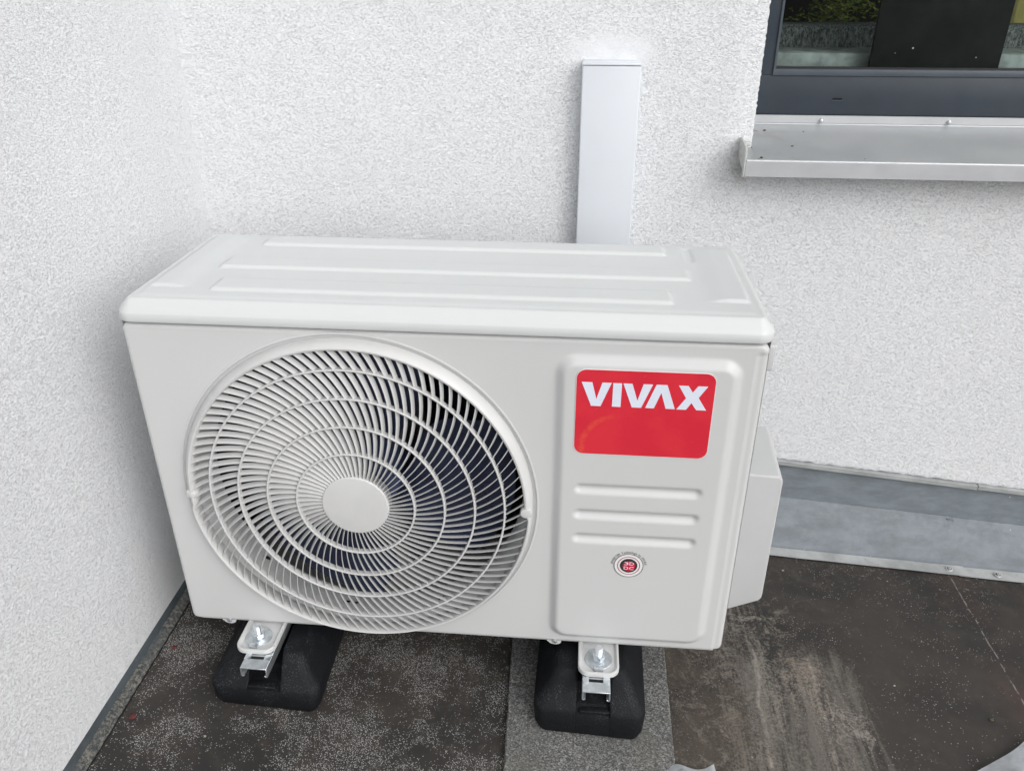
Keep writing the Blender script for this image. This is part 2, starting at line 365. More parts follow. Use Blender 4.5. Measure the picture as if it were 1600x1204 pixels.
# ------------------------------------------------------------------ building: roughcast wall with its window
house = thing('building', 'white roughcast walls around a dark framed window, meeting behind the air conditioner', 'building', (.4, .55, -.2))
YW, WX0, WX1, WZ0, WZ1 = .5, .850, 2.06, .625, 1.95
XL = lambda y: -.0987 - (y - .158) * .0138
def pbot(x): return .0292 - .0969 * (x - .983)
def wall_mesh():
    bm = bmesh.new()
    top = 3.2; r = .004
    xc = XL(YW)
    plan = [(XL(-3.2), -3.2)] + [(XL(y), y) for y in (-2.4, -1.6, -1.0, -.6, -.3, 0, .2, .35)]
    plan += [(xc, YW - .06), (xc, YW), (xc + .05, YW)]
    def bot(p):
        if p[1] < YW - .08: return -.0800 + 0 * p[1]
        return max(pbot(p[0]), -.08) if p[0] > xc + .08 else -.08 + (pbot(p[0]) + .08) * smooth01((p[0] - xc) / .08) * 1.0
    # left wall + corner
    def strip(plan, zt, zb=None):
        lo = [bm.verts.new((x, y, bot((x, y)) if zb is None else zb)) for x, y in plan]; hi = [bm.verts.new((x, y, zt)) for x, y in plan]
        for i in range(len(plan) - 1): bm.faces.new((lo[i], lo[i + 1], hi[i + 1], hi[i]))
    xs = [.0, .2, .5, .8]
    plan2 = plan + [(x, YW) for x in xs] + [(WX0, YW)]
    strip(plan2, WZ0 - .012)
    from mathutils import noise as mn
    def jit(z): return .0016 * mn.noise((z * 210, 0, 0)) + .0009 * mn.noise((z * 90, 5, 0)) + random.uniform(-.0003, .0003)
    # upper left block up to the reveal, with an uneven plaster arris
    zs = [WZ0 - .012 + i * .004 for i in range(int((WZ1 - WZ0 + .012) / .004) + 1)]; zs[-1] = WZ1
    strip(plan2[:-1], WZ1, WZ0 - .012)
    def edge(xw, sgn):
        a = [bm.verts.new((xw - sgn * .05, YW, z)) for z in zs]; J = [jit(z) for z in zs]
        b = [bm.verts.new((xw - sgn * .004 + J[i], YW + .0002, z)) for i, z in enumerate(zs)]
        c = [bm.verts.new((xw + J[i], YW + .004, z)) for i, z in enumerate(zs)]; d = [bm.verts.new((xw, YW + .125, z)) for z in zs]
        for i in range(len(zs) - 1):
            for p, q in ((a, b), (b, c), (c, d)): bm.faces.new((p[i], q[i], q[i + 1], p[i + 1]))
    edge(WX0, 1); edge(WX1, -1)
    def quad(*p): bm.faces.new([bm.verts.new(q) for q in p])
    # between the strip's last column and the edge strip
    quad((.8, YW, WZ0 - .012), (WX0 - .05, YW, WZ0 - .012), (WX0 - .05, YW, WZ1), (.8, YW, WZ1))
    xr = [WX0, 1.2, 1.6, WX1, 2.8, 5]
    strip([(x, YW) for x in xr], WZ0 - .012)
    strip([(WX1 + .05, YW), (5, YW)], WZ1, WZ0 - .012)
    strip(plan2[:-1] + [(x, YW) for x in xr], top, WZ1)
    quad((WX0, YW, WZ0 - .012), (WX1, YW, WZ0 - .012), (WX1, YW + .125, WZ0 - .012), (WX0, YW + .125, WZ0 - .012))
    quad((WX0, YW, WZ1), (WX1, YW, WZ1), (WX1, YW + .125, WZ1), (WX0, YW + .125, WZ1))
    # underside lip of the plaster, irregular
    n = 360; pts = []
    for i in range(n + 1):
        x = xc + .08 + (3.2 - xc - .06) * i / n; pts.append(x)
    a = [bm.verts.new((x, YW - .0004, pbot(x) + .003)) for x in pts]; b = [bm.verts.new((x, YW + .001 + .001 * random.random(), pbot(x) - .0015 - .0022 * random.random())) for x in pts]
    c = [bm.verts.new((x, YW + .02, pbot(x) - .001)) for x in pts]
    for i in range(n):
        bm.faces.new((a[i], b[i], b[i + 1], a[i + 1])); bm.faces.new((b[i], c[i], c[i + 1], b[i + 1]))
    # closing faces behind (thickness of the wall)
    quad((-3, .78, -.7), (.82, .78, -.7), (.82, .78, top), (-3, .78, top)); quad((2.09, .78, -.7), (5, .78, -.7), (5, .78, top), (2.09, .78, top))
    quad((.82, .78, -.7), (2.09, .78, -.7), (2.09, .78, .60), (.82, .78, .60)); quad((.82, .78, WZ1), (2.09, .78, WZ1), (2.09, .78, top), (.82, .78, top))
    quad((-3, -3.2, top), (XL(-3.2), -3.2, top), (xc, YW, top), (5, YW, top), (5, .78, top), (-3, .78, top))
    return bm
bm = wall_mesh()
me = bpy.data.meshes.new('wall'); bm.to_mesh(me); bm.free(); me.transform(Matrix.Translation(-house.location)); me.materials.append(M['plaster'])
wall = bpy.data.objects.new('wall', me); C.objects.link(wall); wall.parent = house; shade(wall, 50)
# room behind the window
bm = bmesh.new(); b0 = (.45, 2.6, .785, 3.4, -.3, 2.3)
v = box(bm, *b0)
bm.faces.ensure_lookup_table()
front = [f for f in bm.faces if all(abs(q.co.y - .785) < 1e-5 for q in f.verts)]; bmesh.ops.delete(bm, geom=front, context='FACES')
for q in ((.45, .83, -.3, 2.3), (2.085, 2.6, -.3, 2.3)): box(bm, q[0], q[1], .783, .79, q[2], q[3])
box(bm, .83, 2.085, .783, .79, -.3, .60); box(bm, .83, 2.085, .783, .79, WZ1, 2.3)
obj('room', bm, 'room', house, smooth=0)
bm = bmesh.new(); box(bm, .835, 2.085, .690, .80, .655, .7565)  # pale board added to stand in for a light band reflected in the glass
obj('reflection_board', bm, 'reflection_board', house, bevel=.004)
# window
FX0, FX1, FY, GZ = WX0, WX1, .620, .7365
bm = bmesh.new()
box(bm, FX0, FX1, FY, FY + .065, .6615, .7265); box(bm, FX0, FX1, FY, FY + .065, WZ1 - .06, WZ1)
box(bm, FX0, .8935, FY + .0005, FY + .0645, .7265, WZ1 - .06); box(bm, FX1 - .044, FX1, FY + .0005, FY + .0645, .7265, WZ1 - .06)
win = obj('window', bm, 'anthracite', house, bevel=.0012)
win['label'] = 'dark grey window frame'
bm = bmesh.new()
for y0, y1, e in ((FY - .003, FY + .05, 0), ):
    box(bm, .8925, FX1 - .043, y0, y1, .7262, .7362); box(bm, .8925, FX1 - .043, y0, y1, WZ1 - .07, WZ1 - .0603)
    box(bm, .8925, .8965, y0 + .0004, y1, .7362, WZ1 - .07); box(bm, FX1 - .047, FX1 - .043, y0 + .0004, y1, .7362, WZ1 - .07)
obj('glazing_bead', bm, 'bead', win, bevel=.001)
bm = bmesh.new(); box(bm, .8965, FX1 - .047, FY + .012, FY + .016, .7362, WZ1 - .07); obj('pane', bm, 'glass', win, smooth=0)
bm = bmesh.new()
box(bm, .8964, FX1 - .0471, FY + .0085, FY + .0115, .7362, .7392)
box(bm, .8965, .8985, FY + .0085, FY + .0115, .7392, WZ1 - .0701); obj('gasket', bm, 'gasket', win, smooth=0)
for xx in (1.0079, 1.65):
    bm = bmesh.new(); prism(bm, rrect(xx - .0085, xx + .0085, .6867, .6903, .0017, 4), FY - .0006, FY + .004, 0); o = obj('drain_slot', bm, 'black', win)
    bm = bmesh.new(); prism(bm, rrect(xx - .0095, xx + .0095, .6857, .6867, .0004, 3), FY - .0012, FY + .002, 0); obj('drain_lip', bm, 'bead', win)
# sill: upstand, slope with bullnose lip, end cap, screws
sx0, sx1 = .8335, 2.075
bm = bmesh.new()
prof = [(.6185, .6615), (.6165, .6615), (.6165, .6495), (.6145, .6462), (.446, .6195), (.4425, .6195), (.4402, .6175), (.4402, .5945), (.4422, .5945), (.4422, .6155), (.446, .6165), (.6160, .6440), (.6185, .6470)]
def sill_strip(pr, x0, x1, mi):
    a = [bm.verts.new((x0, y, z)) for y, z in pr]; b = [bm.verts.new((x1, y, z)) for y, z in pr]; n = len(pr)
    for i in range(n): bm.faces.new((a[i], b[i], b[(i + 1) % n], a[(i + 1) % n])).material_index = mi
    bm.faces.new(a).material_index = mi; bm.faces.new(b[::-1]).material_index = mi
sill_strip(prof, sx0 + .0172, sx1 - .0172, 0)
# ears of the sill in front of the plaster
for a, b in ((sx0, sx0 + .0172), (sx1 - .0172, sx1)):
    sill_strip([(.4985, .6275), (.446, .6195), (.4425, .6195), (.4402, .6175), (.4402, .5945), (.4422, .5945), (.4422, .6155), (.446, .6165), (.4985, .6245)], a, b, 0)
sill = obj('window_sill', bm, ['sill', 'sill_edge'], house, smooth=30, label='pale aluminium window sill flecked with dirt')
bm = bmesh.new(); box(bm, sx0 - .0006, sx1 + .0006, .4388, .4397, .5940, .6178); cyl(bm, (sx0, .4422, .6180), (sx1, .4422, .6180), .0026, n=14)
obj('front_lip', bm, 'sill_edge', sill)
bm = bmesh.new(); box(bm, .8516, 2.058, .6150, .6160, .6490, .6610); obj('upstand', bm, 'sill_edge', sill)
for a in (sx0 - .0042, sx1 + .0007):
    bm = bmesh.new(); pr = [(.439, .5925), (.439, .636), (.447, .640), (.4990, .645), (.4990, .612), (.447, .603), (.447, .5925)]
    v0 = [bm.verts.new((a, y, z)) for y, z in pr]; v1 = [bm.verts.new((a + .0035, y, z)) for y, z in pr]
    bm.faces.new(v0); bm.faces.new(v1[::-1]); n = len(pr)
    for i in range(n): bm.faces.new((v0[i], v1[i], v1[(i + 1) % n], v0[(i + 1) % n]))
    if a < 1: box(bm, a + .0035, a + .017, .487, .4985, .632, .638)
    obj('end_cap', bm, 'cap', sill, bevel=.0012)
for xx in (.9852, 1.2005, 1.42, 1.64, 1.86):
    bm = bmesh.new(); cyl(bm, (xx, .6152, .6535), (xx, .6110, .6530), .0036, .0030, 16); cyl(bm, (xx, .6110, .6530), (xx, .6098, .6529), .0030, .0014, 16)
    obj('screw', bm, 'galv', sill)
# grit and seed husks lying on the sill and one twig
for (xx, yy, r_) in ((.884, .580, .0022), (.917, .507, .0022), (.949, .578, .0012), (.858, .452, .0022), (.853, .4455, .0015), (1.02, .456, .0009)):
    bm = bmesh.new(); bmesh.ops.create_icosphere(bm, subdivisions=1, radius=r_)
    zz = .6195 + (yy - .446) * .158
    for v in bm.verts: v.co = Vector((v.co.x * 1.3, v.co.y * .8, v.co.z * .6)) + Vector((xx, yy, zz + r_ * .5)) + Vector([random.uniform(-.3, .3) * r_ for _ in range(3)])
    tag(obj('seed_husk', bm, 'stem'), {.884: 'small dark husk near the back left corner of the window sill', .917: 'dark husk in the middle of the window sill\'s left end', .949: 'tiny dark crumb at the back of the window sill below the frame', .858: 'dark crumb at the sill\'s front left corner beside the end cap', .853: 'smallest crumb pressed against the sill end cap', 1.02: 'lone speck on the front lip of the window sill'}[xx], 'debris', 'crumbs on the window sill')
bm = bmesh.new(); cyl(bm, (.853, .585, .6435), (.872, .570, .6412), .0005, .0003, 6); tag(obj('twig', bm, 'stem'), 'thin dark twig at the back left corner of the window sill', 'twig')

# shapes invented behind the glass to stand in for its reflections
bm = bmesh.new(); n = 40
def cloth(x0, x1, y, z0, z1, amp, folds, thick=.004):
    bm = bmesh.new(); n = 70; f = []; b = []
    for i in range(n + 1):
        t = i / n; xx = x0 + (x1 - x0) * t; yy = y + amp * math.sin(t * folds * 2 * math.pi) + amp * .4 * math.sin(t * folds * 4.3)
        f.append((bm.verts.new((xx, yy, z0)), bm.verts.new((xx, yy, z1)))); b.append((bm.verts.new((xx, yy + thick, z0)), bm.verts.new((xx, yy + thick, z1))))
    for i in range(n):
        bm.faces.new((f[i][0], f[i + 1][0], f[i + 1][1], f[i][1])); bm.faces.new((b[i + 1][0], b[i][0], b[i][1], b[i + 1][1]))
        bm.faces.new((f[i][0], b[i][0], b[i + 1][0], f[i + 1][0]))
    return bm
bm = bmesh.new(); box(bm, 1.062, 1.277, .654, .662, .7365, 1.86)
o = obj('dark_reflection_panel', bm, 'black_cloth', bevel=.001); tag(o, 'black panel added close behind the window glass, standing in for a dark reflection', 'panel')
bm = bmesh.new(); box(bm, .84, 2.05, .815, .90, .40, .7945); o = obj('reflection_slab', bm, 'tweed', bevel=.012, segs=3); tag(o, 'grey woven slab added behind the window glass, standing in for a reflected band', 'cushion')
o = obj('reflection_cloth', cloth(1.375, 1.70, .96, .60, 1.9, .012, 6), 'yellow_cloth'); tag(o, 'pale yellow cloth added behind the window glass, standing in for a reflection on the right', 'reflection_cloth')
bm = bmesh.new()
pc = Vector((1.115, 1.10, .80))
for i in range(900):
    a = random.gauss(0, 1), random.gauss(0, 1), random.gauss(0, 1); p = pc + Vector((a[0] * .04 + .02 * math.sin(a[2] * 2), a[1] * .04, a[2] * .032 + .006))
    s_ = random.uniform(.003, .008); u = Vector((random.uniform(-1, 1), random.uniform(-1, 1), random.uniform(-.3, .6))).normalized(); w = u.orthogonal().normalized()
    vs = [bm.verts.new(p - u * s_), bm.verts.new(p + w * s_ * .4), bm.verts.new(p + u * s_), bm.verts.new(p - w * s_ * .4)]; bm.faces.new(vs)
pl = thing('reflection_plant', 'yellow-green leafy plant added behind the window, standing in for a reflection', 'plant', (1.115, 1.10, .5))
obj('foliage', bm, 'leaf', pl, smooth=0)
bm = bmesh.new(); cyl(bm, (1.115, 1.10, .62), (1.115, 1.10, .79), .005, .003, 8); obj('stem', bm, 'stem', pl)
bm = bmesh.new(); cyl(bm, (1.115, 1.10, .5), (1.115, 1.10, .64), .05, .065, 24); obj('pot', bm, 'terracotta', pl)

# ------------------------------------------------------------------ flashing of the back wall
fl = thing('wall_flashing', 'grey zinc flashing along the foot of the back wall, in two overlapping lengths', 'flashing', (1.2, .49, -.1))
def crz(x): return -.0720 - .0815 * (x - .97)          # crease between upstand and apron
def upst(x0, x1):
    bm = bmesh.new()
    v = [bm.verts.new(p) for p in ((x0, .5050, crz(x0) - .002), (x1, .5050, crz(x1) - .002), (x1, .5050, pbot(x1) + .004), (x0, .5050, pbot(x0) + .004))]; bm.faces.new(v)
    w = [bm.verts.new(p) for p in ((x0, .5075, crz(x0) - .002), (x1, .5075, crz(x1) - .002), (x1, .5075, pbot(x1) + .004), (x0, .5075, pbot(x0) + .004))]; bm.faces.new(w[::-1])
    return bm
obj('upstand', upst(-.08, 3.2), 'zinc_dark', fl, smooth=0)
bm = bmesh.new()
for i in range(1):
    for x0, x1, dz in ((-.08, 1.372, 0), (1.3735, 3.2, .0012)):
        pr = lambda x: ((YW - .006 + 0, pbot(x) - .0035 + dz), (YW - .0075, pbot(x) - .0045 + dz), (YW - .0075, pbot(x) - .0125 + dz), (YW + .0052, pbot(x) - .0130 + dz), (YW + .0052, pbot(x) - .0035 + dz))
        a = [bm.verts.new((x0, *p)) for p in pr(x0)]; b = [bm.verts.new((x1, *p)) for p in pr(x1)]; n = 5
        for k in range(n): bm.faces.new((a[k], b[k], b[(k + 1) % n], a[(k + 1) % n]))
        bm.faces.new(a); bm.faces.new(b[::-1])
obj('base_profile', bm, 'zinc_light', fl, smooth=0, label='pale drip profile under the plaster edge')
def apron(x0, x1, lift, skew0=0, skew1=0):
    bm = bmesh.new(); n = 26; rows = []
    for i in range(n + 1):
        t = i / n; row = []
        for (yy, kind) in ((.5035, 0), (.5005, 1), (.466, 2), (.436, 3), (.4315, 4), (.4075, 5)):
            d = (.5035 - yy) / .096
            x = x0 + (x1 - x0) * t + (skew0 * (1 - t) + skew1 * t) * d
            zc, zf = crz(x) + .0015, roofz(x) + .0035
            z = {0: zc + .004, 1: zc, 2: zc + (zf + .004 - zc) * .53, 3: zf + .0045, 4: zf + .0015, 5: zf}[kind]
            wob = .0009 * math.sin(x * 31 + yy * 50) if kind in (2, 3) else .0004 * math.sin(x * 47)
            yy2 = yy - .008 * (x - .97) * (1 if kind == 5 else 0)
            row.append((x, yy2, z + wob + lift))
        rows.append(row)
    V = [[bm.verts.new(p) for p in r_] for r_ in rows]; U = [[bm.verts.new((p[0], p[1] + .0008, p[2] - .0014)) for p in r_] for r_ in rows]
    for i in range(n):
        for j in range(5):
            bm.faces.new((V[i][j], V[i + 1][j], V[i + 1][j + 1], V[i][j + 1])).material_index = 1 if j == 4 else 0
            bm.faces.new((U[i + 1][j], U[i][j], U[i][j + 1], U[i + 1][j + 1])).material_index = 1
        for j in (0, 5): bm.faces.new((V[i][j], U[i][j], U[i + 1][j], V[i + 1][j])).material_index = 1
    for e in (0, n):
        for j in range(5): bm.faces.new((V[e][j], V[e][j + 1], U[e][j + 1], U[e][j])).material_index = 1
    return bm
obj('apron', apron(-.08, 1.345, .0014, 0, .016), ['zinc', 'zinc_light'], fl, smooth=40)
obj('apron', apron(1.325, 3.2, 0, .016, 0), ['zinc', 'zinc_light'], fl, smooth=40)
bm = bmesh.new(); box(bm, 1.336, 1.350, .4975, .5045, crz(1.342) - .002, crz(1.342) + .004); obj('clip', bm, 'zinc_dark', fl, bevel=.001)
for xx, yy in ((1.3255, .4185), (1.4175, .4150), (1.62, .414), (.60, .42), (.2, .423)):
    bm = bmesh.new(); z = roofz(xx) + .0058
    cyl(bm, (xx, yy, z), (xx, yy, z + .0022), .0066, .0060, 24); sc = obj('screw', bm, 'washer', fl)
    bm = bmesh.new(); cyl(bm, (xx, yy, z + .0022), (xx, yy, z + .0028), .0040, .0040, 20); obj('sealing_ring', bm, 'black', sc)
    bm = bmesh.new(); cyl(bm, (xx, yy, z + .0028), (xx, yy, z + .0042), .0029, .0024, 16); obj('head', bm, 'washer', sc)
    bm = bmesh.new(); cyl(bm, (xx, yy, z + .0042), (xx, yy, z + .0046), .0012, .0010, 8); obj('drive_recess', bm, 'black', sc)

# flashing strip at the foot of the left wall
ls = thing('edge_flashing', 'narrow grey strip with crumbling sealant along the foot of the left wall', 'flashing', (-.09, 0, -.08))
def strip_mesh(y0, y1, prof, seed, amp, n=220):
    bm = bmesh.new(); rnd = random.Random(seed); rows = []
    for i in range(n + 1):
        y = y0 + (y1 - y0) * i / n; xl = XL(y)
        rows.append([bm.verts.new((xl + a + rnd.uniform(-1, 1) * amp * k, y, roofz(xl + a) + h + rnd.uniform(-1, 1) * amp * k * .6)) for a, h, k in prof])
    for i in range(n):
        for j in range(len(prof) - 1): bm.faces.new((rows[i][j], rows[i + 1][j], rows[i + 1][j + 1], rows[i][j + 1]))
    return bm
obj('metal_strip', strip_mesh(-3.2, .49, [(.0, .016, 0), (.003, .014, 0), (.0075, .007, 0)], 1, 0), 'strip', ls, smooth=40)
obj('sealant', strip_mesh(-3.2, .47, [(.006, .008, .1), (.009, .0085, .8), (.0145, .0075, 1), (.018, .0045, 1.2), (.0205, .001, 1), (.021, -.002, 0)], 2, .0012, 900), 'caulk', ls, smooth=60)
bm = strip_mesh(-3.2, .45, [(.021, .0006, .4), (.0235, .0007, 1)], 5, .0010, 900); obj('dark_line', bm, 'black', ls, smooth=0)  # thin black strip along the outer edge of the sealant

# ------------------------------------------------------------------ cable duct
dt = thing('cable_duct', 'white plastic cable duct running up the wall behind the air conditioner', 'cable duct', (.612, .5, .1))
bm = bmesh.new(); prism(bm, [(.5670, .05), (.6607, .05), (.6594, .7550), (.5667, .7550)], .4700, .4965); obj('cover', bm, 'duct', dt, bevel=.0025, segs=3)
bm = bmesh.new(); prism(bm, [(.5688, .05), (.6590, .05), (.6577, .7552), (.5684, .7552)], .4970, .5005); obj('back_plate', bm, 'duct', dt)
bm = bmesh.new()
v = [bm.verts.new(p) for p in ((.5661, .4686, .7556), (.6600, .4686, .7556), (.6592, .5005, .7556), (.5672, .5005, .7556), (.5663, .4690, .7588), (.6598, .4690, .7588), (.6580, .5005, .7612), (.5682, .5005, .7612))]
for q in ((0, 3, 2, 1), (4, 5, 6, 7), (0, 1, 5, 4), (1, 2, 6, 5), (2, 3, 7, 6), (3, 0, 4, 7)): bm.faces.new([v[i] for i in q])
obj('end_cap', bm, 'duct', dt, bevel=.0008)

# ------------------------------------------------------------------ air conditioner outdoor unit
PW, PH = .805, .4985
ac = thing('air_conditioner', 'beige-white air conditioner unit with a round fan grille and red sticker', 'air conditioner', (.40, .14, 0))
def gridsurf(us, vs, rect, r, keep=None):
    """regular grid whose points beyond the rounded rectangle slide onto its outline; returns bm, vertex grid of (u, v)"""
    x0, x1, z0, z1 = rect; P = []
    for u in us:
        row = []
        for v in vs:
            cx = min(max(u, x0 + r), x1 - r); cz = min(max(v, z0 + r), z1 - r); dx, dz = u - cx, v - cz; d = math.hypot(dx, dz)
            if dx and dz and d > r: row.append((cx + dx / d * r, cz + dz / d * r))
            else: row.append((u, v))
        P.append(row)
    return P
def axis(a, b, step, edge, est):
    out = []; x = a
    while x < b - 1e-9:
        out.append(x); x += est if (x < a + edge or x > b - edge) else step
    out.append(b); return out
CX, CZ = .2845, .2460
def panel_y(x, z):
    y = 0.0
    d = sdr(x, z, .5502, .7775, .0148, .4775, .026); t_ = max(0, min(1, -d / .0125)); y -= .0088 * (.35 * t_ + .65 * smooth01(t_))
    for zc in (.2862, .2452, .2053):
        d = sdr(x, z, .5785, .7462, zc - .0088, zc + .0088, .0088); y += .0052 * smooth01(-d / .0075)
    e = -sdr(x, z, 0, PW, 0, PH, .012)
    if z > PH / 2 and z > PH - .02 and .02 < x < PW - .02: e = PH - z
    rr = .0075
    if e < rr: y += rr - math.sqrt(max(0, rr * rr - (rr - e) ** 2))
    y += .0011 * (smooth01((.0062 - z) / .0016))
    y += .0018 * smooth01((x - .7905) / .0022) * (z < PH - .012)
    y -= .0006 * math.sin(math.pi * x / PW) * math.sin(math.pi * z / PH)
    return y
bm = bmesh.new()
us = axis(0, PW, .0026, .012, .0009); vs = axis(0, PH, .0026, .010, .0009)
P = gridsurf(us, vs, (0, PW, 0, PH), .012)
V = [[bm.verts.new((x, panel_y(x, z), z)) for x, z in row] for row in P]
nu, nv = len(us), len(vs)
for i in range(nu - 1):
    for j in range(nv - 1):
        mx = (P[i][j][0] + P[i + 1][j + 1][0]) / 2; mz = (P[i][j][1] + P[i + 1][j + 1][1]) / 2
        if math.hypot(mx - CX, mz - CZ) > .2462: bm.faces.new((V[i][j], V[i + 1][j], V[i + 1][j + 1], V[i][j + 1]))
loop = [V[i][0] for i in range(nu)] + [V[nu - 1][j] for j in range(1, nv)] + [V[i][nv - 1] for i in range(nu - 2, -1, -1)] + [V[0][j] for j in range(nv - 2, 0, -1)]
back = [bm.verts.new((v.co.x, .018, v.co.z)) for v in loop]
for i in range(len(loop)):
    j = (i + 1) % len(loop)
    if not (abs(loop[i].co.x - CX) < .04 and loop[i].co.z < .01): bm.faces.new((loop[i], back[i], back[j], loop[j]))
# shallow dish that seats the grille, a shade prouder than the sheet
n = 260; prof = [(.2490, .0012), (.2487, -.0006), (.2478, -.0010), (.2462, -.0010), (.2452, .0006), (.2436, .0016), (.2380, .0018), (.2368, .012)]
lathe(bm, prof, CX, CZ, n, closed=False)
for v in list(bm.verts):
    if not v.link_faces: bm.verts.remove(v)
for xx in (.0597, .5603):
    prism(bm, [(xx + .0095 * math.cos(R(a)) * (1.25 if a in (0, 180) else 1), .0022 + .0062 * math.sin(R(a))) for a in range(180, 361, 15)], .0006, .0030)
fp = obj('front_panel', bm, 'paint', ac, smooth=38)
for xx in (.0597, .5603):
    bm = bmesh.new(); cyl(bm, (xx, .0008, .0030), (xx, -.0016, .0030), .0036, .0031, 18); cyl(bm, (xx, -.0016, .0030), (xx, -.0019, .0030), .0026, .0022, 18)
    box(bm, xx - .0022, xx + .0022, -.0022, -.0015, .0026, .0034); box(bm, xx - .0004, xx + .0004, -.00225, -.0015, .0008, .0052); obj('screw', bm, 'galv', fp)
# casing: side and back sheets, base pan
bm = bmesh.new()
def wallseg(bm, pts, z0, z1, t=.0012):
    a = [bm.verts.new((x, y, z0)) for x, y in pts]; b = [bm.verts.new((x, y, z1)) for x, y in pts]
    for i in range(len(pts) - 1): bm.faces.new((a[i], a[i + 1], b[i + 1], b[i]))
rc = .012; D0, D1 = .0078, .283
pts = [(-.0002, D0), (-.0002, D1 - rc)] + [(-.0002 + rc - rc * math.cos(R(a)), D1 - rc + rc * math.sin(R(a))) for a in (22, 45, 67, 90)] + [(.8053 - rc + rc * math.sin(R(a)), D1 - rc + rc * math.cos(R(a))) for a in (0, 22, 45, 67, 90)] + [(.8053, D0)]
wallseg(bm, pts, .0080, .5005)
inner = [(x + (.001 if x < .4 else -.001), y - (.001 if y > .2 else 0)) for x, y in pts]; wallseg(bm, inner[::-1], .0080, .5005)
obj('casing', bm, 'paint', ac, smooth=40)
bm = bmesh.new(); box(bm, .0140, .7930, .004, .2815, .0008, .0040); box(bm, .0020, .8050, .012, .2815, .0085, .0100); obj('base_pan', bm, 'paint', ac, smooth=0)
# side handle ribs and valve cover
bm = bmesh.new(); box(bm, .8048, .8185, .030, .090, .448, .484); obj('side_handle', bm, 'plastic', ac, bevel=.0035, segs=3)
bm = bmesh.new(); box(bm, .8048, .8150, .040, .12, .310, .432); obj('side_handle', bm, 'plastic', ac, bevel=.0035, segs=3)
bm = bmesh.new()
pr = [(.8068, .2625), (.868, .2600), (.8722, .2560), (.8735, .2500), (.8742, .0470)] + [(.8612 + .013 * math.cos(R(a)), .0420 + .013 * math.sin(R(a))) for a in (-15, -35, -55, -75)] + [(.8068, .0020)]
pr = [(x if x > .81 else .8045, z) for x, z in pr]; prism(bm, pr, .080, .195)
for v in bm.verts:
    if v.co.y > .15 and v.co.z > .2: v.co.z += .014
    if v.co.y < .15 and v.co.x > .85: v.co.x -= .0015
obj('valve_cover', bm, 'plastic', ac, bevel=.0065, segs=5, smooth=60)
# lid
LX0, LX1, LY0, LY1, LR = -.0022, .8082, -.0045, .2885, .020
def lid_z(x, y):
    e = -sdr(x, y, LX0, LX1, LY0, LY1, LR)
    t_ = min(1, max(0, e) / .0135); z = .5146 + .0137 * (.72 * t_ + .28 * smooth01(t_) if t_ < 1 else 1)
    if e < .003: z -= .0016 * (1 - e / .003) ** 2
    z += .0012 * smooth01((e - .018) / .01)
    def rib(x0, x1, y0, y1, h, s=.0065, r=.006):
        return h * smooth01(-sdr(x, y, x0, x1, y0, y1, r) / s)
    z += rib(.105, .698, .2205, .262, .0036) + rib(.082, .722, .1205, .166, .0036) + rib(.104, .693, .0365, .083, .0036)
    z += .0030 * smooth01((x - .017) / .012) * smooth01((.080 - x) / .034) * smooth01((y - .046) / .006) * smooth01((.262 - y) / .006)
    z += .0036 * smooth01((.7870 - x) / .0065) * smooth01((x - .728) / .034) * smooth01((y - .050) / .006) * smooth01((.258 - y) / .008)
    z -= rib(.7200, .7350, .198, .262, .0016, .004)
    return z
bm = bmesh.new(); us = axis(LX0, LX1, .0024, .024, .0011); vs = axis(LY0, LY1, .0020, .022, .0010)
P = gridsurf(us, vs, (LX0, LX1, LY0, LY1), LR); nu, nv = len(us), len(vs)
V = [[bm.verts.new((x, y, lid_z(x, y))) for x, y in row] for row in P]
for i in range(nu - 1):
    for j in range(nv - 1): bm.faces.new((V[i][j], V[i + 1][j], V[i + 1][j + 1], V[i][j + 1]))
loop = [V[i][0] for i in range(nu)] + [V[nu - 1][j] for j in range(1, nv)] + [V[i][nv - 1] for i in range(nu - 2, -1, -1)] + [V[0][j] for j in range(nv - 2, 0, -1)]
prev = loop
for dz, ins in ((.5120, -.0006), (.5025, -.0008), (.5010, 0), (.5006, .0035), (.5040, .0045)):
    cur = []
    for v in loop:
        cx = min(max(v.co.x, LX0 + LR), LX1 - LR); cy = min(max(v.co.y, LY0 + LR), LY1 - LR); d = Vector((v.co.x - cx, v.co.y - cy)); d = d.normalized() if d.length > 1e-9 else Vector((0, 0))
        cur.append(bm.verts.new((v.co.x - d.x * ins, v.co.y - d.y * ins, dz)))
    for i in range(len(loop)):
        j = (i + 1) % len(loop); bm.faces.new((prev[i], cur[i], cur[j], prev[j]))
    prev = cur
obj('lid', bm, 'paint_lid', ac, smooth=50)
# inside of the machine
bm = bmesh.new(); lathe(bm, [(.2372, .0100), (.2330, .0140), (.2270, .0260), (.2245, .0420), (.2245, .0580), (.2275, .0580), (.2290, .0400), (.2400, .0150)], CX, CZ, 128)
sh = obj('fan_shroud', bm, 'paint', ac, smooth=40)
for a, y, l in ((222, .040, .007), (258, .030, .0055), (261.5, .031, .0045), (273, .024, .002), (297, .030, .0055), (318, .04, .003)):
    bm = bmesh.new(); r_ = .2243; ca, sa = math.cos(R(a)), math.sin(R(a)); c0 = Vector((CX + r_ * ca, y, CZ + r_ * sa)); u = Vector((-sa, 0.25, ca)).normalized(); w = Vector((0, 1, 0)); nn = Vector((-ca, 0, -sa))
    vs = [bm.verts.new(c0 + nn * .0006 + u * l * math.cos(R(t)) + w * l * .45 * math.sin(R(t))) for t in range(0, 360, 30)]; bm.faces.new(vs)
    obj('drain_slot', bm, 'black', sh, smooth=0)
